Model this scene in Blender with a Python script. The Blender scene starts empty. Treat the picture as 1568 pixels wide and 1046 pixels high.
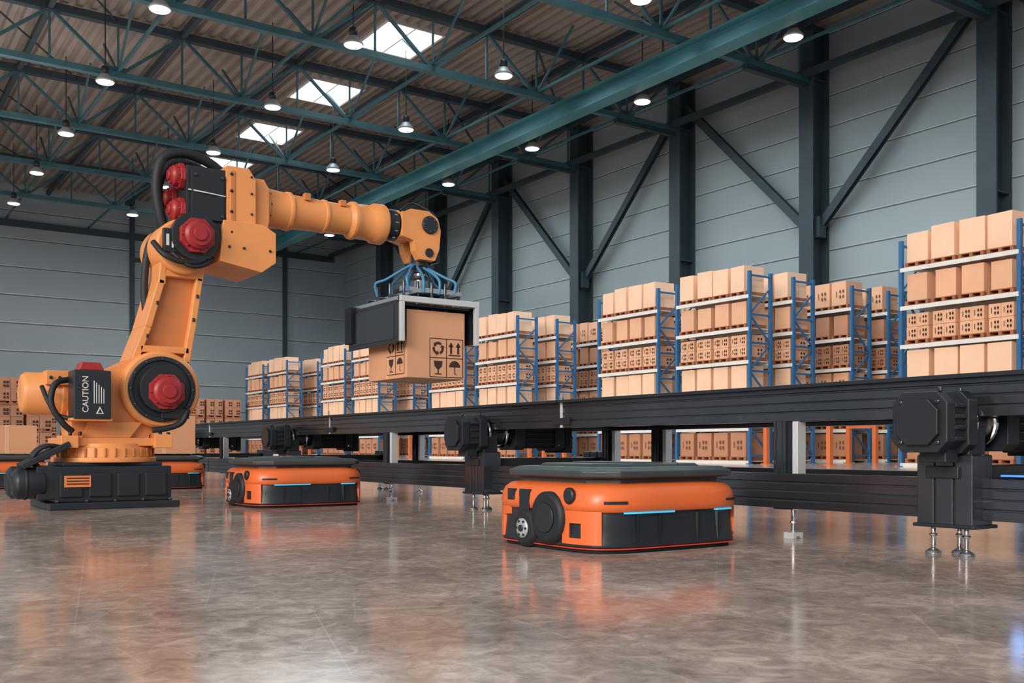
import bpy, math, random
from mathutils import Vector, Matrix
random.seed(7)
sc=bpy.context.scene

# ------------------------------------------------------------------ materials
def lin(c):
    return tuple(((v/255)/12.92 if v/255<=0.04045 else (((v/255)+0.055)/1.055)**2.4) for v in c)
def mat(name,rgb,rough=0.5,metal=0.0,var=0.12,scale=3.0,bump=0.0,bscale=40,emit=None,es=0,coat=0,spec=0.5,wear=0.0):
    m=bpy.data.materials.new(name); m.use_nodes=True
    nt=m.node_tree; N=nt.nodes; L=nt.links
    p=N['Principled BSDF']
    c=lin(rgb)
    tc=N.new('ShaderNodeTexCoord'); no=N.new('ShaderNodeTexNoise'); no.inputs['Scale'].default_value=scale; no.inputs['Detail'].default_value=5
    L.new(tc.outputs['Object'],no.inputs['Vector'])
    cr=N.new('ShaderNodeValToRGB')
    cr.color_ramp.elements[0].position=0.3; cr.color_ramp.elements[1].position=0.7
    cr.color_ramp.elements[0].color=tuple(v*(1-var) for v in c)+(1,)
    cr.color_ramp.elements[1].color=tuple(min(1,v*(1+var)) for v in c)+(1,)
    L.new(no.outputs['Fac'],cr.inputs['Fac']); L.new(cr.outputs['Color'],p.inputs['Base Color'])
    p.inputs['Roughness'].default_value=rough; p.inputs['Metallic'].default_value=metal
    p.inputs['Specular IOR Level'].default_value=spec
    if wear:
        nw=N.new('ShaderNodeTexNoise'); nw.inputs['Scale'].default_value=14; nw.inputs['Detail'].default_value=8
        L.new(tc.outputs['Object'],nw.inputs['Vector'])
        mr=N.new('ShaderNodeMapRange'); mr.inputs['From Min'].default_value=0.3; mr.inputs['From Max'].default_value=0.7
        mr.inputs['To Min'].default_value=max(0.05,rough-wear); mr.inputs['To Max'].default_value=rough+wear
        L.new(nw.outputs['Fac'],mr.inputs['Value']); L.new(mr.outputs['Result'],p.inputs['Roughness'])
    if coat: p.inputs['Coat Weight'].default_value=coat; p.inputs['Coat Roughness'].default_value=0.1
    if bump:
        n2=N.new('ShaderNodeTexNoise'); n2.inputs['Scale'].default_value=bscale; L.new(tc.outputs['Object'],n2.inputs['Vector'])
        b=N.new('ShaderNodeBump'); b.inputs['Strength'].default_value=bump; b.inputs['Distance'].default_value=0.01
        L.new(n2.outputs['Fac'],b.inputs['Height']); L.new(b.outputs['Normal'],p.inputs['Normal'])
    if emit:
        p.inputs['Emission Color'].default_value=lin(emit)+(1,); p.inputs['Emission Strength'].default_value=es
    return m

M={}
M['orange']=mat('robot_orange_paint',(234,152,86),0.45,var=0.07,coat=0.08,wear=0.1)
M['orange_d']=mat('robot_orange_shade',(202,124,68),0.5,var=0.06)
M['amr']=mat('amr_orange_plastic',(226,106,50),0.4,var=0.05,coat=0.15)
M['red']=mat('motor_red',(160,40,44),0.42,var=0.08)
M['redline']=mat('red_trim',(214,62,48),0.4,var=0.05)
M['black']=mat('black_plastic',(28,34,40),0.42,var=0.15)
M['blackm']=mat('black_matte',(23,28,34),0.6,var=0.15)
M['charcoal']=mat('charcoal_lid',(54,64,66),0.5,var=0.15)
M['cyan']=mat('cyan_led',(60,160,200),0.4,emit=(70,175,210),es=0.8)
M['redglow']=mat('red_glow',(200,60,50),0.4,emit=(235,70,55),es=0.8)
M['blueglow']=mat('blue_glow',(60,120,200),0.4,emit=(70,130,235),es=0.8)
M['alu']=mat('aluminium',(190,195,198),0.28,0.9,var=0.08)
M['bright']=mat('bright_aluminium',(226,229,230),0.34,0.45,var=0.05)
M['dalu']=mat('dark_anodised_aluminium',(80,85,91),0.24,0.8,var=0.12)
M['chrome']=mat('chrome',(215,215,215),0.12,1.0,var=0.03)
M['hose']=mat('blue_hose',(66,132,178),0.4,var=0.1)
M['glass']=mat('dark_panel',(28,36,42),0.25,var=0.1)
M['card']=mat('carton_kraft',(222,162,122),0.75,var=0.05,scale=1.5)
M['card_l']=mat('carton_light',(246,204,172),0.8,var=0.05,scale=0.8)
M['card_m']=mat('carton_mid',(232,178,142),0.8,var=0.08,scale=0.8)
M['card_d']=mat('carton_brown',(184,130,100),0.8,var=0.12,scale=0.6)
M['ink']=mat('carton_ink',(58,38,34),0.8,var=0.1)
M['inkl']=mat('carton_ink_faded',(110,70,54),0.8,var=0.1)
M['wood']=mat('pallet_wood',(158,98,68),0.8,var=0.2,scale=4)
M['rblue']=mat('rack_blue',(44,102,152),0.45,var=0.1)
M['rbeam']=mat('rack_beam_white',(225,226,222),0.5,var=0.06)
M['rorange']=mat('rack_orange',(218,116,66),0.5,var=0.08)
M['steel']=mat('painted_steel_slate',(46,62,71),0.55,var=0.15,scale=1.0)
M['teal']=mat('painted_steel_teal',(80,144,154),0.36,0.15,var=0.3,scale=0.3)  # strong tone variation paints patches of daylight onto the girder
M['truss']=mat('truss_steel',(64,106,116),0.45,0.15,var=0.2,scale=1.0)
M['wall']=mat('wall_panel_metal',(150,164,169),0.5,0.1,var=0.18,scale=0.12)
M['wallb']=mat('wall_back_panel_metal',(150,164,173),0.55,0.1,var=0.12,scale=0.08)
M['seam']=mat('panel_seam',(190,201,204),0.5,var=0.1)
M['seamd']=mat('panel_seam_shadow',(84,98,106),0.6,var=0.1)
M['deck']=mat('roof_deck_steel',(158,148,142),0.55,0.1,var=0.15,scale=0.3)
M['sky']=mat('skylight_glazing',(235,245,250),0.3,emit=(224,244,252),es=5.0)
M['lampe']=mat('lamp_diffuser',(255,250,240),0.3,emit=(255,246,232),es=8)
M['lampb']=mat('lamp_body',(170,178,180),0.4,0.3)
M['rubber']=mat('rubber',(24,26,29),0.7)
M['label']=mat('label_orange',(235,130,70),0.6)
M['white']=mat('white_ink',(225,225,220),0.6)

def floor_mat():
    m=bpy.data.materials.new('polished_concrete'); m.use_nodes=True
    nt=m.node_tree; N=nt.nodes; L=nt.links; p=N['Principled BSDF']
    tc=N.new('ShaderNodeTexCoord')
    n1=N.new('ShaderNodeTexNoise'); n1.inputs['Scale'].default_value=1.3; n1.inputs['Detail'].default_value=10; n1.inputs['Roughness'].default_value=0.66; n1.inputs['Distortion'].default_value=0.6
    n2=N.new('ShaderNodeTexNoise'); n2.inputs['Scale'].default_value=9; n2.inputs['Detail'].default_value=9; n2.inputs['Roughness'].default_value=0.72; n2.inputs['Distortion'].default_value=1.0
    L.new(tc.outputs['Object'],n1.inputs['Vector']); L.new(tc.outputs['Object'],n2.inputs['Vector'])
    mx=N.new('ShaderNodeMix'); mx.data_type='FLOAT'; mx.inputs['Factor'].default_value=0.55
    L.new(n1.outputs['Fac'],mx.inputs['A']); L.new(n2.outputs['Fac'],mx.inputs['B'])
    cr=N.new('ShaderNodeValToRGB'); e=cr.color_ramp.elements
    e[0].position=0.39; e[0].color=lin((142,126,116))+(1,)
    e[1].position=0.62; e[1].color=lin((218,199,185))+(1,)
    k=e.new(0.5); k.color=lin((176,157,145))+(1,)
    L.new(mx.outputs['Result'],cr.inputs['Fac'])
    def scr(scale,rot,sx,w,amt,prev):
        vo=N.new('ShaderNodeTexVoronoi'); vo.feature='DISTANCE_TO_EDGE'; vo.inputs['Scale'].default_value=scale
        mp=N.new('ShaderNodeMapping'); mp.inputs['Rotation'].default_value=(0,0,rot); mp.inputs['Scale'].default_value=(1.0,sx,1)
        L.new(tc.outputs['Object'],mp.inputs['Vector']); L.new(mp.outputs['Vector'],vo.inputs['Vector'])
        r2=N.new('ShaderNodeValToRGB'); r2.color_ramp.elements[0].position=0.0; r2.color_ramp.elements[0].color=(1,1,1,1); r2.color_ramp.elements[1].position=w; r2.color_ramp.elements[1].color=(0,0,0,1)
        L.new(vo.outputs['Distance'],r2.inputs['Fac'])
        mu=N.new('ShaderNodeMath'); mu.operation='MULTIPLY'; L.new(r2.outputs['Color'],mu.inputs[0]); L.new(n2.outputs['Fac'],mu.inputs[1])
        mul=N.new('ShaderNodeMath'); mul.operation='MULTIPLY'; mul.inputs[1].default_value=amt
        L.new(mu.outputs[0],mul.inputs[0])
        mc=N.new('ShaderNodeMix'); mc.data_type='RGBA'; L.new(mul.outputs[0],mc.inputs['Factor']); L.new(prev,mc.inputs['A']); mc.inputs['B'].default_value=lin((235,224,212))+(1,)
        return mc.outputs['Result']
    o1=scr(1.4,0.6,0.3,0.004,0.6,cr.outputs['Color']); o2=scr(2.1,2.2,0.25,0.004,0.5,o1)
    L.new(o2,p.inputs['Base Color'])
    mr=N.new('ShaderNodeMapRange'); mr.inputs['From Min'].default_value=0.3; mr.inputs['From Max'].default_value=0.7; mr.inputs['To Min'].default_value=0.07; mr.inputs['To Max'].default_value=0.18
    L.new(mx.outputs['Result'],mr.inputs['Value']); L.new(mr.outputs['Result'],p.inputs['Roughness'])
    b=N.new('ShaderNodeBump'); b.inputs['Strength'].default_value=0.025; b.inputs['Distance'].default_value=0.01
    L.new(n2.outputs['Fac'],b.inputs['Height']); L.new(b.outputs['Normal'],p.inputs['Normal'])
    return m
M['floor']=floor_mat()

# ------------------------------------------------------------------ mesh builder
class B:
    def __init__(s): s.v=[];s.f=[];s.m=[];s.s=[];s.mats=[]
    def mi(s,k):
        if k not in s.mats: s.mats.append(k)
        return s.mats.index(k)
    def add(s,vs,fs,k,smooth=False):
        o=len(s.v); s.v+= [tuple(v) for v in vs]; i=s.mi(k)
        for j,f in enumerate(fs):
            s.f.append([o+a for a in f]); s.m.append(i); s.s.append(smooth if isinstance(smooth,bool) else smooth[j])
    def box(s,x0,x1,y0,y1,z0,z1,k,rz=0,ry=0):
        vs=[Vector((x,y,z)) for z in (z0,z1) for x,y in ((x0,y0),(x1,y0),(x1,y1),(x0,y1))]
        if rz or ry:
            c=Vector(((x0+x1)/2,(y0+y1)/2,(z0+z1)/2)); R=Matrix.Rotation(rz,3,'Z')@Matrix.Rotation(ry,3,'Y')
            vs=[c+R@(v-c) for v in vs]
        s.add(vs,[(3,2,1,0),(4,5,6,7),(0,1,5,4),(1,2,6,5),(2,3,7,6),(3,0,4,7)],k)
    def beam(s,p0,p1,w,h,k,up=(0,0,1)):
        p0=Vector(p0);p1=Vector(p1);d=(p1-p0).normalized(); u=Vector(up)
        if abs(d.dot(u))>0.98: u=Vector((1,0,0))
        a=d.cross(u).normalized(); c=a.cross(d).normalized()
        vs=[p+a*sx*w/2+c*sy*h/2 for p in (p0,p1) for sx,sy in((-1,-1),(1,-1),(1,1),(-1,1))]
        s.add(vs,[(3,2,1,0),(4,5,6,7),(0,1,5,4),(1,2,6,5),(2,3,7,6),(3,0,4,7)],k)
    def lathe(s,p0,ax,prof,k,n=32):
        p0=Vector(p0);ax=Vector(ax).normalized(); u=Vector((0,0,1)) if abs(ax.z)<0.9 else Vector((1,0,0))
        a=ax.cross(u).normalized(); b=ax.cross(a).normalized()
        vs=[]
        for t,r in prof:
            for i in range(n):
                th=2*math.pi*(i+0.5*(n<=8))/n; vs.append(p0+ax*t+(a*math.cos(th)+b*math.sin(th))*r)
        fs=[];sm=[]
        for j in range(len(prof)-1):
            for i in range(n):
                fs.append((j*n+i,j*n+(i+1)%n,(j+1)*n+(i+1)%n,(j+1)*n+i)); sm.append(n>8)
        fs.append(tuple(range(n))); fs.append(tuple(range((len(prof)-1)*n,len(prof)*n))); sm+=[False,False]
        s.add(vs,fs,k,sm)
    def cyl(s,p0,p1,r,k,r1=None,n=28):
        p0=Vector(p0);p1=Vector(p1); s.lathe(p0,p1-p0,[(0,r),((p1-p0).length,r if r1 is None else r1)],k,n)
    def tube(s,pts,r,k,n=8,sub=6):
        P=[Vector(p) for p in pts]; Q=[]
        if len(P)>2 and sub>1:
            E=[P[0]*2-P[1]]+P+[P[-1]*2-P[-2]]
            for i in range(1,len(E)-2):
                for j in range(sub):
                    t=j/sub; a,b,c,d=E[i-1],E[i],E[i+1],E[i+2]
                    Q.append(0.5*((2*b)+(c-a)*t+(2*a-5*b+4*c-d)*t*t+(3*b-a-3*c+d)*t**3))
            Q.append(P[-1])
        else: Q=P
        vs=[]; up=Vector((0.13,0.21,1)).normalized()
        pa=None
        for i,q in enumerate(Q):
            d=(Q[min(i+1,len(Q)-1)]-Q[max(i-1,0)]).normalized()
            if pa is None: a=d.cross(up).normalized()
            else: a=(pa-d*pa.dot(d)).normalized()
            pa=a; b=d.cross(a)
            for j in range(n):
                th=2*math.pi*j/n; vs.append(q+(a*math.cos(th)+b*math.sin(th))*r)
        fs=[(i*n+j,i*n+(j+1)%n,(i+1)*n+(j+1)%n,(i+1)*n+j) for i in range(len(Q)-1) for j in range(n)]
        sm=[True]*len(fs)+[False,False]
        fs+= [tuple(range(n)),tuple(range((len(Q)-1)*n,len(Q)*n))]
        s.add(vs,fs,k,sm)
    def prism(s,poly,axis,a,b,k,smooth=False):
        n=len(poly)
        def P(q,t): return {'y':(q[0],t,q[1]),'x':(t,q[0],q[1]),'z':(q[0],q[1],t)}[axis]
        vs=[P(q,a) for q in poly]+[P(q,b) for q in poly]
        fs=[(i,(i+1)%n,n+(i+1)%n,n+i) for i in range(n)]+[tuple(range(n)),tuple(range(n,2*n))]
        s.add(vs,fs,k,[smooth]*n+[False,False])
    def loft(s,rings,k,cap=True,smooth=True):
        n=len(rings[0]); vs=[p for r in rings for p in r]
        fs=[(j*n+i,j*n+(i+1)%n,(j+1)*n+(i+1)%n,(j+1)*n+i) for j in range(len(rings)-1) for i in range(n)]
        sm=[smooth]*len(fs)
        if cap: fs+=[tuple(range(n)),tuple(range((len(rings)-1)*n,len(rings)*n))]; sm+=[False,False]
        s.add(vs,fs,k,sm)
    def mesh(s,name):
        import bmesh
        me=bpy.data.meshes.new(name); me.from_pydata(s.v,[],s.f)
        for k in s.mats: me.materials.append(M[k])
        me.polygons.foreach_set('material_index',s.m); me.polygons.foreach_set('use_smooth',s.s)
        bm=bmesh.new(); bm.from_mesh(me); bmesh.ops.recalc_face_normals(bm,faces=bm.faces); bm.to_mesh(me); bm.free()
        return me
    def obj(s,name,parent=None,bevel=0,loc=(0,0,0),seg=2):
        o=bpy.data.objects.new(name,s.mesh(name)); sc.collection.objects.link(o); o.location=loc
        if parent: o.parent=parent
        if bevel:
            m=o.modifiers.new('bevel','BEVEL'); m.width=bevel; m.segments=seg; m.limit_method='ANGLE'; m.angle_limit=math.radians(38); m.harden_normals=False
        return o
def empty(name,loc=(0,0,0)):
    o=bpy.data.objects.new(name,None); sc.collection.objects.link(o); o.location=loc; o.empty_display_size=0.2; return o
def inst(name,me,parent=None,loc=(0,0,0),rz=0):
    o=bpy.data.objects.new(name,me); sc.collection.objects.link(o); o.location=loc; o.rotation_euler=(0,0,rz)
    if parent: o.parent=parent
    return o

WX=40.0; BY=86.0; RZ=21.2
# ------------------------------------------------------------------ shell
b=B(); b.box(-25,WX+0.3,-18,BY+0.3,-0.2,0,'floor'); b.obj('floor')
b=B(); b.box(WX,WX+0.3,4,BY+0.3,0,RZ+0.4,'wall')
z=1.2
while z<RZ:
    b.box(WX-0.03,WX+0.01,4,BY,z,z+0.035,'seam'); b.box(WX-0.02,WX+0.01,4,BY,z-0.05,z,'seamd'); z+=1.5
b.obj('wall_right')
b=B(); b.box(-25,WX,BY,BY+0.3,0,RZ+0.4,'wallb')
z=1.6
while z<RZ:
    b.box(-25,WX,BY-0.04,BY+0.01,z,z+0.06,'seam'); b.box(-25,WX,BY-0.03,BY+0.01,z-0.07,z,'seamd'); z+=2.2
b.obj('wall_back')
b=B()
for x in (6,20.7,34.0):
    b.box(x-0.17,x+0.17,BY-0.35,BY-0.02,0,RZ,'steel')
b.box(20.7,23.2,BY-0.2,BY-0.02,16.1,16.4,'steel'); b.box(-6,WX-1.2,BY-0.3,BY-0.02,17.9,18.4,'steel')
b.obj('trim_1')

# corrugated roof deck with skylight openings
SKX0,SKX1=22.1,25.2; SKY=[17.5+9*k for k in range(7)]; SH=1.75
p=0.62; x=-6.0
xs=[]
while x<WX+0.2:
    xs+= [(x,RZ),(x+0.24,RZ),(x+0.31,RZ+0.2),(x+0.55,RZ+0.2)]; x+=p
b=B()
def deckstrip(pts,y0,y1):
    n=len(pts); vs=[(q[0],y0,q[1]) for q in pts]+[(q[0],y1,q[1]) for q in pts]
    b.add(vs,[(i,i+1,n+i+1,n+i) for i in range(n-1)],'deck')
L_=[q for q in xs if q[0]<=SKX0+0.05]; R_=[q for q in xs if q[0]>=SKX1-0.05]; C_=[q for q in xs if q[0]>=L_[-1][0]-1e-6 and q[0]<=R_[0][0]+1e-6]
deckstrip(L_,8,BY+0.2); deckstrip(R_,8,BY+0.2)
y=8
for s in SKY:
    deckstrip(C_,y,s-SH); y=s+SH
deckstrip(C_,y,BY+0.2)
b.obj('ceiling')
cx0=L_[-1][0]; cx1=R_[0][0]
for k,s in enumerate(SKY):
    b=B(); b.box(cx0,cx1,s-SH,s+SH,RZ+0.02,RZ+0.06,'sky')
    for (a0,a1,c0,c1) in ((cx0-0.1,cx0+0.03,s-SH-.08,s+SH+.08),(cx1-0.03,cx1+0.1,s-SH-.08,s+SH+.08),(cx0,cx1,s-SH-.08,s-SH+.03),(cx0,cx1,s+SH-.03,s+SH+.08)):
        b.box(a0,a1,c0,c1,RZ-0.08,RZ+0.3,'rbeam')
    b.box((cx0+cx1)/2-0.04,(cx0+cx1)/2+0.04,s-SH,s+SH,RZ-0.05,RZ+0.02,'rbeam')
    b.obj('window_%d'%(k+1))

# roof trusses along X
TY=[13.3+9.05*k for k in range(8)]
ZB,ZT=18.3,20.8
tb=B()
tb.box(-6,WX-1.2,-0.17,0.17,ZB-0.14,ZB+0.14,'truss'); tb.box(-6,WX-0.1,-0.2,0.2,ZT-0.14,ZT+0.22,'steel')
nodes=[-0.7+6*k for k in range(7)]
for nx in nodes:
    for sx in (-3,3):
        if -6<=nx+sx<=WX: tb.beam((nx,0,ZB),(nx+sx,0,ZT),0.14,0.14,'truss')
    tb.beam((nx,0,ZB),(nx,0,ZT),0.09,0.09,'truss')
    if nx+3<WX: tb.beam((nx+3,0,ZB),(nx+3,0,ZT),0.09,0.09,'truss')
    tb.box(nx-0.35,nx+0.35,-0.03,0.03,ZB,ZB+0.4,'truss')
tm=tb.mesh('roof_truss')
for y in TY: inst('roof_truss',tm,loc=(0,y,0))
b=B()
for x in (5.3,11.3,17.3,23.3,29.3,35.3):
    b.box(x-0.06,x+0.06,8,BY,ZB+0.14,ZB+0.26,'truss')
    b.box(x+3-0.12,x+3+0.12,8,BY,ZT-0.1,ZT+0.24,'steel')
    for y in TY[:-1]:
        b.beam((x,y,ZB+0.1),(x,y+3,ZT),0.1,0.1,'truss'); b.beam((x,y,ZB+0.1),(x,y-3,ZT),0.1,0.1,'truss')
for j,y in enumerate(TY[:-1]):
    b.beam((5.3,y,ZT),(11.3,y+9.05,ZT),0.07,0.07,'steel'); b.beam((29.3,y,ZT),(38,y+9.05,ZT),0.1,0.1,'steel')
b.obj('roof_bracing')
b=B(); gx=30.7
b.prism([(gx-0.42,17.2),(gx+0.42,17.2),(gx+0.42,17.28),(gx+0.06,17.28),(gx+0.06,17.98),(gx+0.42,17.98),(gx+0.42,18.08),(gx-0.42,18.08),(gx-0.42,17.98),(gx-0.06,17.98),(gx-0.06,17.28),(gx-0.42,17.28)],'y',8,BY-0.3,'teal')
for y in TY: b.box(gx-0.2,gx+0.2,y-0.15,y+0.15,18.0,18.2,'teal')
b.obj('roof_girder')
b=B(); b.box(38.2,38.5,8,BY-0.3,18.3,18.6,'steel')
for y in TY: b.beam((34.5,y,18.1),(38.8,y,18.1),0.3,0.35,'steel')
b.obj('eave_beam')

cb=B()
cb.box(-1.2,-1.1,-0.42,0.42,0,20.9,'steel'); cb.box(-0.12,0,-0.42,0.42,0,20.9,'steel'); cb.box(-1.1,-0.1,-0.06,0.06,0,20.9,'steel')
for zz in (0.03,11,18.3,20.6): cb.box(-1.15,-0.05,-0.38,0.38,zz,zz+0.06,'steel')
cb.box(-1.3,0,-0.5,0.5,0,0.04,'steel')
cm=cb.mesh('steel_column')
for y in TY: inst('steel_column',cm,loc=(WX-0.04,y,0))
b=B()
for j in range(len(TY)-1):
    y0,y1=TY[j],TY[j+1]
    low0=(j%2==0)
    za,zb=(11.2,19.6) if low0 else (19.6,11.2)
    b.beam((WX-0.75,y0+0.3,za),(WX-0.75,y1-0.3,zb),0.40,0.05,'steel',up=(1,0,0)); b.beam((WX-0.50,y0+0.3,za),(WX-0.50,y1-0.3,zb),0.40,0.05,'steel',up=(1,0,0)); b.beam((WX-0.62,y0+0.3,za),(WX-0.62,y1-0.3,zb),0.08,0.25,'steel',up=(1,0,0))
for y in TY:
    if TY.index(y)%2==0: b.box(WX-1.0,WX-0.5,y-0.6,y+0.6,10.7,11.7,'steel')
b.obj('wall_brace')

# ------------------------------------------------------------------ high bay ceiling lamps
lb=B()
lb.lathe((0,0,0),(0,0,1),[(0,0.40),(0.05,0.42),(0.12,0.38),(0.28,0.24),(0.36,0.2)],'lampb',24)
lb.lathe((0,0,0.36),(0,0,1),[(0,0.17),(0.3,0.17),(0.36,0.12)],'black',20)
for i in range(10):
    a=i*math.pi/5; lb.box(0.12*math.cos(a)-0.02,0.12*math.cos(a)+0.02,0.12*math.sin(a)-0.02,0.12*math.sin(a)+0.02,0.3,0.7,'black')
lb.cyl((0,0,0.7),(0,0,RZ-0.005-17.1),0.025,'black',n=8)
lb.lathe((0,0,-0.05),(0,0,1),[(0,0.20),(0.02,0.35),(0.055,0.38)],'lampe',24)
lm=lb.mesh('ceiling_lamp')
def snap(x):   # hang each row from a deck trough
    return -6+0.62*round((x+6-0.12)/0.62)+0.12
for x,oy in ((2.7,30.3),(10.1,29.3),(17.4,28.2),(24.75,27.3),(32.1,26.5)):
    for k in range(-1,6):
        inst('ceiling_lamp',lm,loc=(snap(x),oy+9*k,17.1-(0.09 if abs(x-24.75)<1 else 0)))

# ------------------------------------------------------------------ pallet racks
BW=3.8; DP=1.14; LV=[0.12,1.36,2.62,3.85,5.07,6.28]
rb=B()
for y in (0,BW):
    for x in (0,DP): rb.box(x-0.06,x+0.06,y-0.06,y+0.06,0,7.15,'rblue'); rb.box(x-0.1,x+0.1,y-0.1,y+0.1,0,0.03,'rblue')
    z=0.3; t=0
    while z<6.6:
        rb.beam((0,y,z),(DP,y,z),0.05,0.07,'rblue')
        rb.beam((0 if t else DP,y,z),(DP if t else 0,y,z+1.05),0.05,0.06,'rblue'); t=1-t; z+=1.05
    rb.beam((0,y,7.0),(DP,y,7.0),0.05,0.07,'rblue')
for z in LV:
    for x in (-0.03,DP+0.03): rb.box(x-0.035,x+0.035,0,BW,z-0.13,z,'rbeam')
    rb.box(0.02,DP-0.02,0.06,BW-0.06,z-0.03,z-0.005,'rbeam')
rackm=rb.mesh('pallet_rack')
def icons(b,x,y0,y1,z0,z1,k='inkl'):
    w=(y1-y0);h=(z1-z0)
    for a,c in ((0.16,0.2),(0.16,0.55),(0.40,0.2),(0.40,0.55)):
        b.box(x-0.004,x+0.002,y0+w*a,y0+w*(a+0.09),z0+h*c,z0+h*(c+0.22),k)
        b.box(x-0.004,x+0.002,y0+w*(a-0.02),y0+w*(a+0.13),z0+h*(c+0.08),z0+h*(c+0.14),k)
    b.box(x-0.004,x+0.002,y0+w*0.72,y0+w*0.77,z0+h*0.3,z0+h*0.7,k)
def iconsy(b,y,x0,x1,z0,z1,k='inkl'):
    w=(x1-x0);h=(z1-z0)
    for a,c in ((0.6,0.2),(0.6,0.55),(0.78,0.2),(0.78,0.55)):
        b.box(x0+w*a,x0+w*(a+0.1),y-0.004,y+0.002,z0+h*c,z0+h*(c+0.22),k)
def cartons(seed,style):
    random.seed(seed); b=B()
    for li,z in enumerate(LV):
        for c in range(4):
            yc=0.17+c*0.895; w=0.80
            pz=z
            b.box(-0.02,1.1,yc,yc+w,pz,pz+0.03,'wood'); b.box(-0.02,1.1,yc,yc+w,pz+0.12,pz+0.15,'wood')
            for q in (0,w/2-0.05,w-0.1): b.box(-0.02,1.1,yc+q,yc+q+0.1,pz+0.03,pz+0.12,'wood')
            if random.random()<0.04 and li<4: continue
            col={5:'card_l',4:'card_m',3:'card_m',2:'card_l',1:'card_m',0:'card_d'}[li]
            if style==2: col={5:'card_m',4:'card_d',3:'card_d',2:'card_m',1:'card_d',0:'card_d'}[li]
            j=lambda s:random.uniform(-s,s)
            if li in (5,2,0):
                h=random.choice((1.02,0.92,0.96)); h=min(h,1.2 if li==5 else 0.90)
                dx=j(0.06); b.box(0.02+dx,1.02+dx,yc+0.03+j(.03),yc+w-0.04+j(.03),pz+0.15,pz+0.15+h,col,rz=j(0.09))
                if style==2 or li==0: icons(b,-0.05,yc+0.08,yc+w-0.1,pz+0.3,pz+0.9)
            elif li==4:
                h=0.82; b.box(0.02,1.06,yc+0.03,yc+w-0.10+j(.04),pz+0.15,pz+0.15+h+j(.04),col,rz=j(0.05))
            else:
                for q in (0,1):
                    zz=pz+0.15+q*0.41
                    for s in (0,1):
                        ya=yc+0.01+s*0.38; b.box(0.02+j(.015),1.06,ya,ya+0.37,zz,zz+0.40,col)
                        icons(b,0.0,ya,ya+0.37,zz,zz+0.41,'ink')
                        if c==0 and s==0: iconsy(b,ya,0.1,1.0,zz,zz+0.41,'ink')
    return b.mesh('pallet_cartons')
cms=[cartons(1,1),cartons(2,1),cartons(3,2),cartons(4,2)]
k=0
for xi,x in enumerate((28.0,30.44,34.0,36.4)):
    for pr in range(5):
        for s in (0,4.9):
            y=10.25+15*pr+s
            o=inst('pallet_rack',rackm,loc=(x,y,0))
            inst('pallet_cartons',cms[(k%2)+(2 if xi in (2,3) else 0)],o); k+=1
gb=B()
for y in (0,2.8,5.6):
    gb.box(-0.08,0.08,y-0.08,y+0.08,0,1.7,'rorange'); gb.box(-0.15,0.15,y-0.15,y+0.15,0,0.03,'rorange')
gb.box(-0.04,0.04,0,2.8,1.36,1.48,'rorange'); gb.box(-0.04,0.04,4.4,5.6,1.36,1.48,'rorange')
gb.box(-0.08,0.08,4.32,4.48,0,1.7,'rorange')
gm=gb.mesh('rack_guard_rail')
for pr in range(4): inst('rack_guard_rail',gm,loc=(28.4,10.25+15*pr+8.95,0)); inst('rack_guard_rail',gm,loc=(33.2,10.25+15*pr+8.95,0))

def far_block(seed):
    random.seed(seed); b=B()
    for c in range(3):
        x0=c*1.45
        for l in range(3):
            z0=l*1.5
            b.box(x0,x0+1.3,0,1.2,z0,z0+0.05,'wood')
            for q in (0,0.6,1.18): b.box(x0+q,x0+q+0.12,0,1.2,z0+0.05,z0+0.15,'wood')
            b.box(x0,x0+1.3,0,1.2,z0+0.15,z0+0.18,'wood')
            for r in range(2):
                for s in range(2):
                    xa=x0+0.02+s*0.64; za=z0+0.18+r*0.64
                    b.box(xa,xa+0.62,0.03+random.uniform(-.02,.02),1.17,za,za+0.63,'card_d')
                    for ix in (0.3,0.46):
                        for iz in (0.1,0.3): b.box(xa+ix,xa+ix+0.1,0.0,0.03,za+iz,za+iz+0.13,'ink')
            if l<2: b.box(x0,x0+1.3,0,1.2,z0+1.45,z0+1.5,'wood')
    return b.mesh('pallet_stack')
fm=[far_block(1),far_block(2)]
for i in range(7): inst('pallet_stack',fm[i%2],loc=(-4+4.5*i,78+0.6*(i%2),0))
inst('pallet_stack',fm[0],loc=(6,60,0)); inst('pallet_stack',fm[1],loc=(1.5,60,0))

# ------------------------------------------------------------------ roller conveyor
conv=empty('roller_conveyor',(5.9,8,0))
def C(b,name,bev=0.0):
    o=b.obj(name,None,bev); o.parent=conv; o.location=(-5.9,-8,0); return o
Y0,Y1=-3.0,19.2
def rail(b,x0,x1,z0,z1,k,ya=Y0,yb=Y1,ng=3,g=0.012,d=0.012):
    h=(z1-z0)/ng
    left=[(x0,z0)]
    for i in range(ng):
        zc=z0+h*(i+0.5); left+=[(x0,zc-g/2),(x0+d,zc-g/2),(x0+d,zc+g/2),(x0,zc+g/2)]
        if i<ng-1: zb=z0+h*(i+1); left+=[(x0,zb-0.006),(x0+0.006,zb),(x0,zb+0.006)]
    left.append((x0,z1))
    right=[(x1,z1)]
    for i in reversed(range(ng)):
        zc=z0+h*(i+0.5); right+=[(x1,zc+g/2),(x1-d,zc+g/2),(x1-d,zc-g/2),(x1,zc-g/2)]
    right.append((x1,z0))
    b.prism(left+right,'y',ya,yb,k)
b=B()
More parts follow.
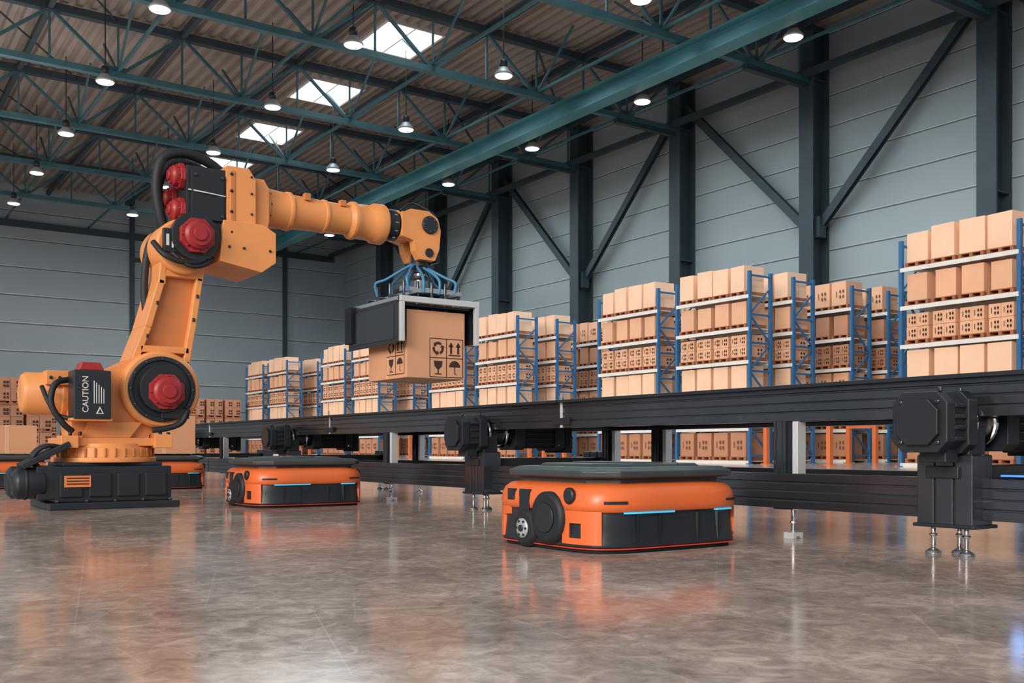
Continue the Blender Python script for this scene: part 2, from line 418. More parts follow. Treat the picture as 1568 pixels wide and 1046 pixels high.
for m0 in range(5):
    ya=max(Y0,-2.83+4.85*m0)+0.012; yb=min(Y1,-2.83+4.85*(m0+1))-0.012
    rail(b,5.25,5.36,0.775,1.015,'dalu',ya,yb,2); rail(b,6.55,6.66,0.775,1.015,'dalu',ya,yb)
    rail(b,5.22,5.34,0.2,0.43,'dalu',ya,yb,2); rail(b,6.57,6.69,0.2,0.43,'dalu',ya,yb,2)
    b.box(5.19,5.25,ya,yb,0.99,1.015,'black')
    b.box(5.225,5.25,ya-0.14,ya+0.10,0.80,0.86,'black'); b.box(5.235,5.25,ya-0.03,ya,0.775,1.0,'bright')
    b.cyl((5.21,ya-0.05,1.0),(5.21,ya-0.05,1.07),0.012,'chrome',n=8)
C(b,'side_rails',0.003)
b=B()
y=Y0+0.1
while y<Y1-0.05:
    b.cyl((5.36,y,0.955),(6.55,y,0.955),0.035,'alu',n=14); y+=0.13
b.box(5.38,6.53,Y0,Y1,0.83,0.86,'blackm')
C(b,'rollers')
b=B()
def post(b,x,y,z0,z1):
    b.box(x-0.045,x+0.045,y+0.03,y+0.13,z0,z1,'dalu'); b.box(x-0.05,x+0.03,y+0.05,y+0.06,z0,z1,'black'); b.box(x-0.05,x+0.03,y+0.10,y+0.11,z0,z1,'black')
    b.box(x-0.04,x+0.04,y-0.07,y-0.025,z0,z1,'bright'); b.box(x-0.02,x+0.02,y-0.03,y+0.03,z0,z1,'black')
def foot(b,x,y,z1):
    b.cyl((x,y,0.03),(x,y,z1),0.014,'chrome',n=12); b.lathe((x,y,0),(0,0,1),[(0,0.045),(0.012,0.045),(0.03,0.02)],'alu',18)
    b.cyl((x,y,0.1),(x,y,0.115),0.024,'chrome',n=6)
for y in (-1.9,4.38,10.1,15.9): post(b,5.28,y,0.43,0.775); post(b,5.28,y,0.19,0.2)
for y in (-1.9,4.38,10.1,15.9): foot(b,5.28,y,0.2); b.box(5.23,5.33,y-0.04,y+0.04,0.0,0.04,'bright')
for y in (-1,2.3,7.05,7.8,11.85,12.7,16.6): post(b,6.62,y,0.43,0.775); foot(b,6.62,y,0.2)
C(b,'posts',0.002)
b=B()
for y in (-1.7,3.2,8.1,13.0,17.9):
    for xx in (5.12,6.6):
        for q in range(3): b.box(xx,xx+0.2,y-0.17+q*0.115,y-0.065+q*0.115,0.17,0.56,'dalu')
        b.box(xx+0.01,xx+0.19,y-0.16,y+0.16,0.16,0.565,'black')
        b.box(xx-0.02,xx+0.22,y-0.19,y+0.18,0.155,0.175,'black')
        foot(b,xx+0.06,y-0.1,0.16); foot(b,xx+0.06,y+0.1,0.16); foot(b,xx+0.16,y,0.16)
    b.box(5.1,6.7,y-0.1,y+0.1,0.43,0.5,'black')
C(b,'drive_legs',0.006)
b=B()
def octp(y,zc,h,c): return [(y-h,zc-h+c),(y-h+c,zc-h),(y+h-c,zc-h),(y+h,zc-h+c),(y+h,zc+h-c),(y+h-c,zc+h),(y-h+c,zc+h),(y-h,zc+h-c)]
for y in (-1.7,3.2,8.1,13.0,17.9):
    zc=0.74
    b.prism(octp(y,zc,0.125,0.06),'x',4.86,4.89,'black')
    b.prism(octp(y,zc,0.165,0.06),'x',4.89,4.97,'black'); b.prism(octp(y,zc,0.15,0.05),'x',4.97,5.08,'blackm'); b.prism(octp(y,zc,0.172,0.05),'x',5.08,5.17,'black')
    for dz in (-0.09,-0.03,0.03,0.09): b.box(4.98,5.08,y-0.162,y+0.162,zc+dz-0.012,zc+dz+0.012,'black')
    b.cyl((5.16,y,zc),(5.52,y,zc),0.11,'black')
    b.lathe((5.20,y,zc),(1,0,0),[(0,0.12),(0.01,0.145),(0.03,0.145),(0.04,0.12)],'chrome',32)
    b.lathe((5.40,y,zc),(1,0,0),[(0,0.12),(0.01,0.145),(0.03,0.145),(0.04,0.12)],'chrome',32)
    b.prism(octp(y,zc,0.16,0.04),'x',5.50,5.62,'black'); b.prism(octp(y,zc,0.145,0.03),'x',5.62,5.98,'blackm'); b.prism(octp(y,zc,0.17,0.03),'x',5.98,6.10,'black')
    for dz in (-0.1,-0.05,0,0.05,0.1): b.box(5.64,5.98,y-0.152,y+0.152,zc+dz-0.01,zc+dz+0.01,'black')
    b.box(6.10,6.18,y-0.18,y+0.18,zc-0.19,zc+0.19,'blackm')
    for dy in (-0.11,0.11):
        for dz in (-0.11,0.11):
            b.cyl((4.895,y+dy,zc+dz),(4.878,y+dy,zc+dz),0.014,'dalu',n=8)
            b.cyl((6.02,y+dy*1.2,zc+dz),(6.02,y+dy*1.6,zc+dz),0.014,'chrome',n=8)
    for xx in (4.93,5.12,5.56,6.04):
        b.cyl((xx,y-0.10,zc+0.165),(xx,y-0.10,zc+0.19),0.014,'dalu',n=8)
    b.box(4.98,5.1,y-0.10,y+0.06,zc-0.22,zc-0.14,'black')
    b.box(5.14,5.3,y-0.14,y+0.02,zc-0.22,zc-0.02,'black')
C(b,'drive_motors',0.006)
b=B()
b.box(5.17,5.22,2.6,2.90,0.445,0.455,'blueglow'); b.box(5.17,5.22,2.15,2.45,0.445,0.455,'redglow')  # glowing bars added to carry the red and blue glow by the leg
C(b,'glow_bars')

# ------------------------------------------------------------------ mobile robots
def amr(name,loc,carton=None):
    A=empty(name,loc); a_,b_=0.605,0.56; n=5.0; NP=120
    def pt(phi,off=0):
        c,s=math.cos(phi),math.sin(phi); a2=a_+off; b2=b_+off
        r=(abs(c/a2)**n+abs(s/b2)**n)**(-1/n); return r*c,r*s
    def outl(ins=0.0,z=0):
        return [pt(2*math.pi*i/NP,-ins)+(z,) for i in range(NP)]
    def band(bb,a0,a1,z0,z1,off,k,th=0.02):
        m=max(6,int(abs(a1-a0)/2)); vs=[]
        for i in range(m+1):
            t=math.radians(a0+(a1-a0)*i/m)
            for o,zz in ((off,z0),(off,z1),(off-th,z1),(off-th,z0)):
                vs.append(pt(t,o)+(zz,))
        fs=[]
        for i in range(m):
            for j in range(4): fs.append((i*4+j,i*4+(j+1)%4,(i+1)*4+(j+1)%4,(i+1)*4+j))
        fs+=[(0,1,2,3),(m*4,m*4+1,m*4+2,m*4+3)]
        bb.add(vs,fs,k,[False]*len(fs))
    bb=B()
    bb.loft([outl(0.0,0.03),outl(-0.005,0.045),outl(0.0,0.06),outl(0.008,0.15),outl(0.012,0.25),outl(0.03,0.3)],'black')
    bb.loft([outl(0.02,0.0),outl(0.02,0.03)],'rubber')
    bb.obj('chassis',A)
    bb=B(); bb.loft([outl(-0.005,0.024),outl(-0.010,0.027),outl(-0.005,0.031)],'redline'); bb.obj('bumper_line',A)
    bb=B(); bb.loft([outl(0.01,0.232),outl(-0.006,0.238),outl(-0.010,0.28),outl(-0.004,0.325),outl(0.012,0.36),outl(0.04,0.384),outl(0.10,0.398)],'amr')
    bb.obj('shell',A)
    bb=B()
    for mir in (0,1):
        f=(lambda q:q) if not mir else (lambda q:540-q)
        band(bb,f(201),f(223),0.17,0.24,0.008,'amr'); band(bb,f(213),f(223),0.06,0.24,0.008,'amr'); band(bb,f(201),f(223),0.05,0.085,0.008,'amr')
        band(bb,f(201),f(206),0.05,0.24,0.008,'amr')
        band(bb,f(137),f(146),0.05,0.24,0.008,'amr'); band(bb,f(146),f(152),0.19,0.24,0.008,'amr')
    bb.obj('side_cladding',A)
    bb=B()
    band(bb,224,235,0.282,0.298,0.014,'black'); band(bb,305,316,0.282,0.296,0.014,'black')
    band(bb,163,172,0.19,0.35,0.013,'black'); band(bb,152,158,0.28,0.35,0.013,'black')
    for a in (240,255,285,300): band(bb,a,a+0.7,0.05,0.22,0.004,'blackm')
    for sx in (-1,1):
        bb.lathe((sx*0.60,-0.30,0.325),(sx,0,0),[(0,0.048),(0.016,0.048),(0.024,0.036)],'black',24)
        bb.lathe((sx*0.55,-0.11,0.19),(sx,0,0),[(0,0.155),(0.08,0.155),(0.095,0.13)],'blackm',40)
        bb.lathe((sx*0.645,-0.11,0.19),(sx,0,0),[(0,0.09),(0.008,0.085)],'black',32)
    bb.obj('slots',A)
    bb=B()
    band(bb,233,266,0.226,0.236,0.010,'cyan'); band(bb,299,311,0.226,0.236,0.010,'cyan')
    bb.obj('led_strip',A)
    bb=B()
    for sx in (-1,1):
        bb.lathe((sx*0.53,0.12,0.115),(sx,0,0),[(0,0.115),(0.09,0.115),(0.11,0.09)],'rubber',36)
        bb.lathe((sx*0.64,0.12,0.115),(sx,0,0),[(0,0.06),(0.008,0.06),(0.012,0.035)],'lampb',24)
        for i in range(6):
            t=i*math.pi/3; bb.cyl((sx*0.648,0.12+0.045*math.cos(t),0.115+0.045*math.sin(t)),(sx*0.656,0.12+0.045*math.cos(t),0.115+0.045*math.sin(t)),0.008,'black',n=8)
        bb.lathe((sx*0.65,0.12,0.115),(sx,0,0),[(0,0.02),(0.012,0.02)],'black',12)
    bb.obj('wheels',A)
    def oct(hx,hy,c,z): return [(-hx+c,-hy,z),(hx-c*0.6,-hy,z),(hx,-hy+c*0.6,z),(hx,hy-c*0.6,z),(hx-c*0.6,hy,z),(-hx+c,hy,z),(-hx,hy-c,z),(-hx,-hy+c,z)]
    bb=B(); bb.loft([oct(0.50,0.46,0.14,0.385),oct(0.50,0.46,0.14,0.418),oct(0.57,0.52,0.16,0.432),oct(0.575,0.525,0.16,0.465),oct(0.53,0.48,0.16,0.488),],'charcoal',smooth=False)
    bb.loft([oct(0.42,0.38,0.12,0.486),oct(0.40,0.36,0.12,0.506)],'charcoal',smooth=False)
    bb.box(-0.12,0.12,-0.3,0.3,0.5,0.514,'black')
    bb.obj('lift_plate',A,0.006)
    if carton:
        w,d,h=carton; bb=B(); bb.box(-w/2,w/2,-d/2,d/2,0.514,0.514+h,'card'); bb.box(-0.03,0.03,-d/2-0.001,d/2+0.001,0.514,0.515+h,'card_m'); bb.obj('carton',A,0.004)
    return A
amr('mobile_robot',(4.10,4.80,0))
amr('mobile_robot',(4.05,10.0,0))
amr('mobile_robot',(4.0,15.15,0),(0.9,0.85,0.56))
amr('mobile_robot',(2.15,16.6,0),(0.8,0.75,0.42))

# ------------------------------------------------------------------ articulated robot arm
R=empty('industrial_robot_arm',(2.33,10.8,0))
def P(b,name,bev=0.0,seg=2):
    o=b.obj(name,None,bev,seg=seg); o.parent=R; o.location=(-2.33,-10.8,0); return o
YC=10.8
b=B()
b.box(1.72,2.95,10.28,11.37,0,0.07,'black')
b.box(1.78,2.88,10.34,11.30,0.07,0.42,'black'); b.box(1.86,2.80,10.38,11.2,0.42,0.46,'blackm')
for i in range(4): b.box(1.82+i*0.265,2.03+i*0.265,10.315,10.35,0.12,0.35,'blackm')
for i in range(5):
    b.cyl((1.80+i*0.265,10.31,0.07),(1.80+i*0.265,10.31,0.10),0.022,'dalu',n=6)
b.box(1.62,1.80,10.34,10.95,0.10,0.42,'black')
for q,(yy,zz,r) in enumerate(((10.45,0.26,0.15),(10.8,0.26,0.16))):
    b.lathe((1.42,yy,zz),(1,0,0),[(0,r*0.7),(0.04,r),(0.28,r)],'black',24); b.cyl((1.41,yy,zz),(1.43,yy,zz),r*0.5,'blackm')
    b.lathe((1.52,yy,zz),(1,0,0),[(0,r*1.06),(0.03,r*1.06)],'blackm',24)
b.beam((1.5,10.5,0.42),(1.92,10.5,0.64),0.32,0.06,'black')
P(b,'base',0.012)
b=B(); b.box(1.86,2.10,10.303,10.316,0.22,0.33,'label')
for i in range(3): b.box(1.88,2.08,10.299,10.304,0.245+i*0.028,0.256+i*0.028,'ink')
P(b,'base_label')
b=B()
b.lathe((2.33,YC,0.455),(0,0,1),[(0,0.50),(0.05,0.50),(0.05,0.47),(0.15,0.47),(0.15,0.45),(0.19,0.45)],'orange',48)
for i in range(32):
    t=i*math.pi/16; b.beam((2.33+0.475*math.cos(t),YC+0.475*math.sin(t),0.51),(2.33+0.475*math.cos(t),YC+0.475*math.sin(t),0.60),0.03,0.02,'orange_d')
b.box(1.86,2.86,10.42,11.2,0.62,0.70,'orange')
b.box(1.84,2.0,10.36,10.6,0.60,0.72,'orange'); b.box(2.72,2.9,10.36,10.6,0.60,0.74,'orange')
b.prism([(1.98,0.68),(2.62,0.68),(2.90,0.84),(3.08,1.0),(2.95,1.45),(2.62,1.56),(2.40,1.44),(2.26,1.38),(2.0,1.36),(1.95,0.95)],'y',10.52,11.1,'orange')
b.prism([(2.05,0.70),(2.5,0.70),(2.62,0.86),(2.1,0.86)],'y',10.44,10.54,'orange')
b.lathe((2.80,10.40,1.20),(0,1,0),[(0,0.37),(0.03,0.395),(0.76,0.395),(0.8,0.37)],'orange',56)
for sy in ((1.93,10.40),(2.02,10.40),(2.78,10.38),(2.86,10.38)): b.cyl((sy[0],sy[1],0.72),(sy[0],sy[1],0.76),0.02,'black',n=8)
P(b,'turret',0.015,3)
b=B()
b.lathe((2.80,10.43,1.20),(0,-1,0),[(0,0.335),(0.06,0.335),(0.06,0.29),(0.04,0.29)],'black',48)
b.lathe((2.80,10.40,1.20),(0,-1,0),[(0,0.24),(0.1,0.24)],'blackm',40)
for i in range(12):
    t=i*math.pi/6; b.cyl((2.80+0.31*math.cos(t),10.375,1.20+0.31*math.sin(t)),(2.80+0.31*math.cos(t),10.362,1.20+0.31*math.sin(t)),0.013,'dalu',n=8)
b.box(2.78,3.06,10.33,10.42,0.9,1.0,'black')
P(b,'shoulder_cover',0.006)
def redmotor(b,p,ax,r,l):
    p=Vector(p); ax=Vector(ax)
    b.lathe(p,ax,[(0,r),(l*0.35,r)],'red',8); b.lathe(p+ax*l*0.35,ax,[(0,r*0.78),(l*0.3,r*0.78),(l*0.42,r*0.62),(l*0.5,r*0.62)],'red',24)
    b.lathe(p+ax*l*0.85,ax,[(0,r*0.4),(l*0.15,r*0.36)],'red',16)
    u=Vector((0,0,1)); a=ax.cross(u).normalized()
    for i in range(8):
        t=i*math.pi/4; c=p+ax*l*0.33+(a*math.cos(t)+u*math.sin(t))*r*0.83; b.cyl(c,c+ax*0.02,r*0.08,'red',n=8)
b=B(); redmotor(b,(2.82,10.33,1.17),(0,-1,0),0.19,0.17); redmotor(b,(3.14,10.36,2.80),(0,-1,0),0.19,0.17)
redmotor(b,(3.07,10.60,3.46),(-1,0,0),0.14,0.16); redmotor(b,(3.07,10.60,3.10),(-1,0,0),0.14,0.16); redmotor(b,(3.07,10.93,3.28),(-1,0,0),0.14,0.16)
P(b,'servo_motors',0.006)
b=B()
b.lathe((1.54,10.82,1.14),(1,0,0),[(0,0.13),(0.015,0.185),(0.05,0.21),(0.36,0.215),(0.36,0.235),(0.42,0.235),(0.42,0.21),(0.8,0.21)],'orange',40)
b.box(1.74,2.0,10.55,10.75,1.22,1.36,'orange')
for q in (1.78,1.86,1.94): b.cyl((q,10.55,1.29),(q,10.53,1.29),0.018,'black',n=8)
P(b,'balancer',0.01)
b=B(); b.box(1.92,2.26,10.18,10.46,0.88,1.35,'black'); b.prism([(1.97,1.35),(2.21,1.35),(2.17,1.43),(2.0,1.43)],'y',10.22,10.44,'red'); b.box(1.90,2.28,10.20,10.48,0.86,0.89,'orange')
P(b,'brake_box',0.01)
b=B(); b.prism([(2.12,0.93),(2.19,0.93),(2.155,1.0)],'y',10.172,10.179,'white'); b.prism([(2.135,0.938),(2.175,0.938),(2.155,0.98)],'y',10.17,10.173,'black')
for i in range(5): b.box(2.10+i*0.022,2.107+i*0.022,10.176,10.181,1.03,1.25-0.02*i,'white')
P(b,'warning_mark')
tx=bpy.data.curves.new('caution_text','FONT'); tx.body='CAUTION'; tx.size=0.078; tx.extrude=0.001; tx.materials.append(M['white'])
to=bpy.data.objects.new('caution_text',tx); sc.collection.objects.link(to); to.parent=R
to.rotation_euler=(math.radians(90),math.radians(-90),0); to.location=(2.05-2.33,10.177-10.8,0.94)
b=B()
out=[(2.52,1.30),(3.10,1.30),(3.14,1.55),(3.17,1.8),(3.24,2.35),(3.28,2.62),(2.82,2.62),(2.82,2.3),(2.70,1.85),(2.58,1.55)]
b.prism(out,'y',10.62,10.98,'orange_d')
for a,c in (((2.57,1.5),(2.70,1.85)),((2.70,1.85),(2.84,2.35)),((2.84,2.3),(2.86,2.62)),((3.08,1.42),(3.15,1.85)),((3.15,1.83),(3.23,2.4)),((3.23,2.36),(3.26,2.62)),((2.58,1.48),(3.12,1.48)),((2.62,1.62),(3.12,1.62)),((2.86,2.42),(3.22,2.42))):
    b.beam((a[0],YC,a[1]),(c[0],YC,c[1]),0.07,0.54,'orange',up=(0,1,0))
b.lathe((2.84,10.48,1.20),(0,1,0),[(0,0.33),(0.64,0.33)],'orange',48)
b.lathe((3.05,10.46,2.70),(0,1,0),[(0,0.26),(0.02,0.29),(0.66,0.29),(0.68,0.26)],'orange',48)
for a,c in ((2.69,1.75),(2.79,2.1),(3.16,1.95),(3.20,2.2)): b.box(a-0.015,a+0.015,10.51,10.53,c-0.02,c+0.02,'black')
P(b,'lower_link',0.014,3)
b=B()
b.box(3.07,3.5,10.46,11.14,2.86,3.56,'black'); b.box(3.11,3.46,10.42,10.47,3.0,3.5,'blackm'); b.box(2.98,3.2,10.48,11.1,2.8,3.0,'black')
b.cyl((3.14,10.46,2.80),(3.14,10.36,2.80),0.25,'black',n=36)
b.box(2.82,2.98,10.40,10.47,2.62,2.86,'black'); b.box(2.845,2.875,10.392,10.402,2.68,2.8,'white'); b.box(2.90,2.92,10.392,10.402,2.66,2.8,'white')
for q in (3.15,3.43):
    for z in (3.05,3.46): b.cyl((q,10.42,z),(q,10.40,z),0.018,'dalu',n=8)
b.tube([(3.08,10.44,3.30),(3.25,10.40,3.28),(3.47,10.42,3.27)],0.008,'rbeam',6)
P(b,'elbow_housing',0.012)
b=B()
b.prism([(3.48,2.72),(3.80,2.72),(3.80,3.50),(3.72,3.61),(3.48,3.61)],'y',10.42,11.18,'orange')
b.prism([(3.40,2.58),(3.86,2.50),(4.02,2.62),(4.02,2.94),(3.88,3.02),(3.44,3.02)],'y',10.40,11.2,'orange')
b.prism([(3.78,3.0),(3.96,3.0),(3.98,3.08),(3.98,3.44),(3.92,3.54),(3.78,3.54)],'y',10.50,11.1,'orange')
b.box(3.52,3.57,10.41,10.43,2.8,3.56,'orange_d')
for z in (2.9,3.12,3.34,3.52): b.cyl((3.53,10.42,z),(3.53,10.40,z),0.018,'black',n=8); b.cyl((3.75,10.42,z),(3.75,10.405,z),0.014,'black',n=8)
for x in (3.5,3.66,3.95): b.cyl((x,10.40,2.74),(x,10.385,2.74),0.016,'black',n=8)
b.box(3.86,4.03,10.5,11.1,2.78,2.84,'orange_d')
P(b,'forearm_frame',0.02,3)
b=B()
b.lathe((3.92,YC,3.30),(1,0,0),[(0,0.26),(0.10,0.26),(0.10,0.225),(0.36,0.205),(0.36,0.22),(0.40,0.22),(0.42,0.195),(0.80,0.182),(0.80,0.194),(0.84,0.194),(0.84,0.18),(1.12,0.175),(1.16,0.22),(1.20,0.225),(1.24,0.205),(1.42,0.21),(1.46,0.24),(1.58,0.24),(1.60,0.22)],'orange',48)
b.lathe((5.50,YC,3.31),(1,0,0),[(0,0.19),(0.16,0.19),(0.18,0.17),(0.22,0.17)],'black',40)
b.box(4.45,4.52,10.62,10.7,3.42,3.50,'orange_d'); b.box(4.9,4.97,10.64,10.72,3.42,3.49,'orange_d')
for i in range(12):
    t=i*math.pi/6; b.cyl((5.60,YC+0.19*math.cos(t),3.31+0.19*math.sin(t)),(5.64,YC+0.19*math.cos(t),3.31+0.19*math.sin(t)),0.010,'alu',n=8)
    b.cyl((4.02,YC+0.245*math.cos(t),3.3+0.245*math.sin(t)),(4.035,YC+0.245*math.cos(t),3.3+0.245*math.sin(t)),0.012,'black',n=8)
P(b,'forearm',0.005)
b=B()
fork=[(5.68,3.16),(5.68,3.44),(5.80,3.50),(6.05,3.50),(6.18,3.42),(6.22,3.28),(6.20,3.05),(6.14,2.90),(5.92,2.90),(5.86,3.0),(5.84,3.12)]
b.prism(fork,'y',10.60,10.72,'orange'); b.prism(fork,'y',10.88,11.0,'orange')
b.cyl((5.68,YC,3.31),(5.84,YC,3.31),0.19,'orange'); b.cyl((6.03,10.66,3.32),(6.03,10.95,3.32),0.16,'orange')
b.lathe((6.06,10.60,3.33),(0,-1,0),[(0,0.11),(0.02,0.11),(0.03,0.09)],'black',28)
for i in range(8):
    t=i*math.pi/4; b.cyl((6.06+0.085*math.cos(t),10.575,3.33+0.085*math.sin(t)),(6.06+0.085*math.cos(t),10.565,3.33+0.085*math.sin(t)),0.011,'dalu',n=8)
b.lathe((6.05,10.60,2.99),(0,-1,0),[(0,0.055),(0.02,0.055)],'black',20)
b.lathe((6.03,YC,3.0),(0,0,-1),[(0,0.11),(0.16,0.11),(0.16,0.085),(0.24,0.085)],'black',28)
b.box(6.2,6.25,10.68,10.9,2.9,3.4,'black')
P(b,'wrist',0.012,3)
b=B()
b.tube([(2.96,10.75,2.80),(2.87,10.72,3.05),(2.83,10.72,3.38),(2.90,10.72,3.66),(3.12,10.72,3.75),(3.38,10.75,3.70),(3.54,10.78,3.62)],0.055,'blackm',12)
b.tube([(3.0,10.9,2.82),(2.91,10.9,3.1),(2.90,10.88,3.42),(3.0,10.88,3.62),(3.22,10.9,3.68),(3.52,10.95,3.62)],0.045,'blackm',12)
b.tube([(2.90,10.85,2.95),(2.78,10.85,2.7),(2.74,10.85,2.3),(2.76,10.85,2.0)],0.04,'blackm',12)
b.tube([(2.74,10.5,2.72),(2.82,10.38,2.58),(3.0,10.36,2.52),(3.2,10.38,2.55),(3.3,10.42,2.66)],0.03,'blackm',10)
b.tube([(2.90,10.42,2.62),(3.05,10.35,2.49),(3.2,10.36,2.50),(3.34,10.42,2.6)],0.022,'blackm',10)
b.tube([(1.98,10.5,1.28),(1.80,10.42,1.22),(1.76,10.40,1.02),(1.86,10.38,0.84),(1.95,10.4,0.76)],0.03,'blackm',10)
b.tube([(1.70,10.55,1.20),(1.74,10.45,1.05),(1.82,10.42,0.92),(1.95,10.35,0.88)],0.022,'blackm',10)
b.tube([(3.05,10.34,1.0),(2.98,10.34,0.86),(2.84,10.36,0.80),(2.7,10.38,0.78)],0.03,'blackm',10)
b.tube([(5.66,10.62,3.46),(5.8,10.62,3.56),(5.98,10.68,3.55),(6.22,10.72,3.45),(6.26,10.75,3.1),(6.15,10.78,2.88)],0.018,'blackm',8)
for q in range(3):
    b.tube([(1.66,10.42+q*0.07,0.40),(1.60,10.38+q*0.07,0.52),(1.72,10.38+q*0.07,0.62),(1.90,10.42+q*0.05,0.60)],0.02,'blackm',8)
P(b,'cable_harness')
b=B()
gx0,gx1,gy0,gy1=5.46,6.48,10.2,11.45
for y in (gy0,gy1): b.box(gx0-0.03,gx1+0.03,y-0.03,y+0.03,2.30,2.37,'bright')
for x in (gx0,gx1): b.box(x-0.03,x+0.03,gy0,gy1,2.30,2.37,'alu')
for x in (gx0,gx1):
    for y in (gy0,gy1): b.box(x-0.026,x+0.026,y-0.03,y+0.03,1.84,2.30,'bright')
for y in (10.5,10.8,11.1): b.box(gx0,gx1,y-0.035,y+0.035,2.36,2.42,'dalu')
for x in (5.7,6.25): b.box(x-0.03,x+0.03,gy0,gy1,2.42,2.47,'alu')
b.box(5.6,6.4,10.45,10.52,2.47,2.53,'alu'); b.box(5.75,6.25,10.62,10.98,2.47,2.56,'black')
b.cyl((6.03,YC,2.56),(6.03,YC,2.78),0.07,'alu')
b.cyl((6.03,YC,2.68),(6.03,YC,2.72),0.12,'black')
for i in range(5):
    for y in (10.45,10.8,11.12):
        x=5.62+0.19*i; b.cyl((x,y,2.36),(x,y,2.6),0.02,'dalu',n=10); b.cyl((x,y,2.24),(x,y,2.34),0.035,'black',n=12)
b.box(gx0+0.03,gx1-0.03,gy0+0.08,gy1-0.03,2.27,2.30,'black')
P(b,'gripper_frame',0.005)
b=B()
b.box(gx0-0.055,gx0-0.03,gy0+0.03,gy1+0.06,1.82,2.32,'black'); b.box(gx0-0.062,gx0-0.05,gy0+0.08,gy1+0.01,1.87,2.27,'glass')
b.box(gx0-0.02,gx0+0.0,gy0,gy1,1.86,2.30,'blackm'); b.box(gx1+0.0,gx1+0.03,gy0+0.04,gy1,1.86,2.30,'glass')
b.box(gx0-0.10,gx0-0.03,gy1-0.1,gy1+0.08,1.9,2.36,'blackm')
P(b,'gripper_side_panels',0.005)
b=B()
for i in range(9):
    u=(i-4)/4; xe=6.0+u*0.42; ye=10.8+(-0.35 if i%2 else 0.25); ze=2.56
    b.tube([(6.03+u*0.04,YC-0.02,2.90),(6.0+u*0.16,YC+(ye-YC)*0.2,2.84-abs(u)*0.03),(6.0+u*0.34,YC+(ye-YC)*0.7,2.74-abs(u)*0.06),(xe+u*0.03,ye,2.62),(xe,ye,2.46)],0.018,'hose',8)
P(b,'vacuum_hoses')

# ------------------------------------------------------------------ held carton with handling symbols
hc=empty('shipping_carton',(6.0,10.8,1.43))
def H(b,name,bev=0.0):
    o=b.obj(name,None,bev); o.parent=hc; o.location=(-6.0,-10.8,-1.43); return o
bx0,bx1,by0,by1,bz0,bz1=5.58,6.38,10.3,11.3,1.43,2.235
b=B(); b.box(bx0,bx1,by0,by1,bz0,bz1,'card'); b.box(bx0-0.001,bx1+0.001,10.77,10.83,bz0-0.001,bz1+0.001,'card_m'); H(b,'box_body',0.006)
b=B()
def panel(o,u,v,n,S):
    o=Vector(o);u=Vector(u);v=Vector(v);n=Vector(n)
    def poly(pts):
        pts=[o+u*(x*S)+v*(y*S) for x,y in pts]; b.add([p+n*0.002 for p in pts],[tuple(range(len(pts)))],'ink')
    def line(x0,y0,x1,y1,w=0.02):
        d=Vector((x1-x0,y1-y0)); d.normalize(); q=Vector((-d.y,d.x))*w/2
        poly([(x0+q.x,y0+q.y),(x1+q.x,y1+q.y),(x1-q.x,y1-q.y),(x0-q.x,y0-q.y)])
    for a in ((0,0,1,0),(1,0,1,1),(1,1,0,1),(0,1,0,0),(0,.5,1,.5),(.5,0,.5,1)): line(*a,w=0.022)
    for x in (.64,.86):
        poly([(x-.03,.62),(x+.03,.62),(x+.03,.82),(x-.03,.82)]); poly([(x-.08,.80),(x+.08,.80),(x,.93)])
    line(.57,.58,.93,.58,.03)
    poly([(.12,.42),(.38,.42),(.36,.28),(.28,.2),(.22,.2),(.14,.28)]); line(.25,.2,.25,.09,.035); line(.15,.08,.35,.08,.03)
    poly([(.75+.17*math.cos(t*math.pi/8),.27+.17*math.sin(t*math.pi/8)) for t in range(9)]); line(.75,.28,.75,.1,.025); line(.75,.1,.8,.08,.025)
    for k in range(3):
        t0=math.radians(90+120*k-40); t1=math.radians(90+120*k+40); cx,cy=.25,.75
        pts=[(cx+.17*math.cos(t0+(t1-t0)*i/6),cy+.17*math.sin(t0+(t1-t0)*i/6)) for i in range(7)]+[(cx+.1*math.cos(t1-(t1-t0)*i/6),cy+.1*math.sin(t1-(t1-t0)*i/6)) for i in range(7)]
        poly(pts)
        poly([(cx+.21*math.cos(t1),cy+.21*math.sin(t1)),(cx+.06*math.cos(t1),cy+.06*math.sin(t1)),(cx+.14*math.cos(t1+0.55),cy+.14*math.sin(t1+0.55))])
panel((bx0+0.31,by0,bz0+0.02),(1,0,0),(0,0,1),(0,-1,0),0.46)
panel((bx0,by0+0.50,bz0+0.05),(0,-1,0),(0,0,1),(-1,0,0),0.44)
H(b,'handling_symbols')

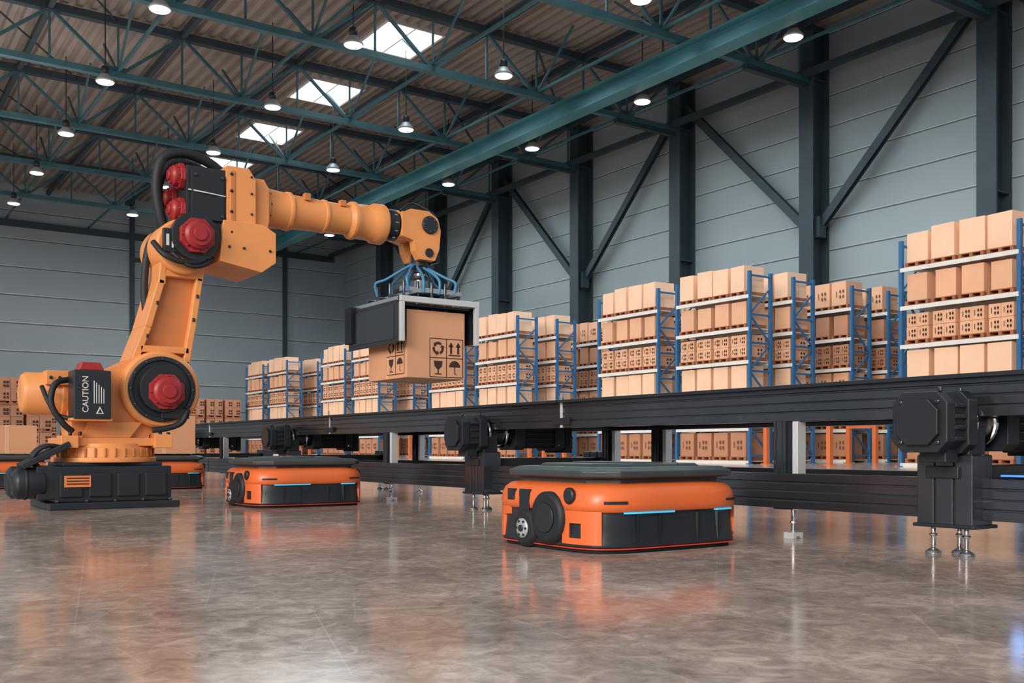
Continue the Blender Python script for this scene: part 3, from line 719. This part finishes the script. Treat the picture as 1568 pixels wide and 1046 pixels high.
# ------------------------------------------------------------------ light
w=bpy.data.worlds.new('hall_daylight'); sc.world=w; w.use_nodes=True
bg=w.node_tree.nodes['Background']; bg.inputs['Color'].default_value=lin((226,232,240))+(1,); bg.inputs['Strength'].default_value=0.53
def area(name,loc,tgt,size,power,col,sy=None):
    l=bpy.data.lights.new(name,'AREA'); l.shape='RECTANGLE'; l.size=size; l.size_y=sy or size; l.energy=power; l.color=col
    o=bpy.data.objects.new(name,l); sc.collection.objects.link(o); o.location=loc
    o.rotation_euler=(Vector(tgt)-Vector(loc)).to_track_quat('-Z','Y').to_euler(); return o
s=bpy.data.lights.new('low_sun','SUN'); s.energy=2.0; s.angle=math.radians(22); s.color=(1,0.88,0.77)
so=bpy.data.objects.new('low_sun',s); sc.collection.objects.link(so); so.location=(-20,-10,20)
so.rotation_euler=Vector((1,0.45,-0.36)).to_track_quat('-Z','Y').to_euler()
area('camera_left_key',(-9,-4,9),(5,11,1),8,1400,(1,0.94,0.88))  # unseen soft key light added behind the camera, no door there
for yy in (30,58):
    area('roof_daylight',(25,yy,17.0),(25,yy,0),18,3200,(0.82,0.94,1),24)
area('ceiling_fill',(4,45,14.0),(4,45,22),12,900,(1,0.9,0.83),30)  # unseen fill added to brighten the roof deck, no fixture there
for nm,yy,cc in (('leg_glow',2.75,(0.2,0.45,1)),('leg_glow',2.3,(1,0.25,0.15))):  # added point lights that tint the conveyor leg blue and red
    l=bpy.data.lights.new(nm,'POINT'); l.energy=0.35; l.color=cc; l.shadow_soft_size=0.04
    o=bpy.data.objects.new(nm,l); sc.collection.objects.link(o); o.location=(5.08,yy,0.44)

# ------------------------------------------------------------------ camera
cam=bpy.data.cameras.new('camera'); co=bpy.data.objects.new('camera',cam); sc.collection.objects.link(co)
co.location=(0,0,0.6); co.rotation_euler=(math.radians(90),0,math.radians(-34.5))
cam.sensor_width=36; cam.lens=34.9; cam.shift_y=163/1568; cam.clip_end=300
sc.camera=co
sc.view_settings.view_transform='Standard'
sc.view_settings.exposure=0
sc.view_settings.gamma=1.04
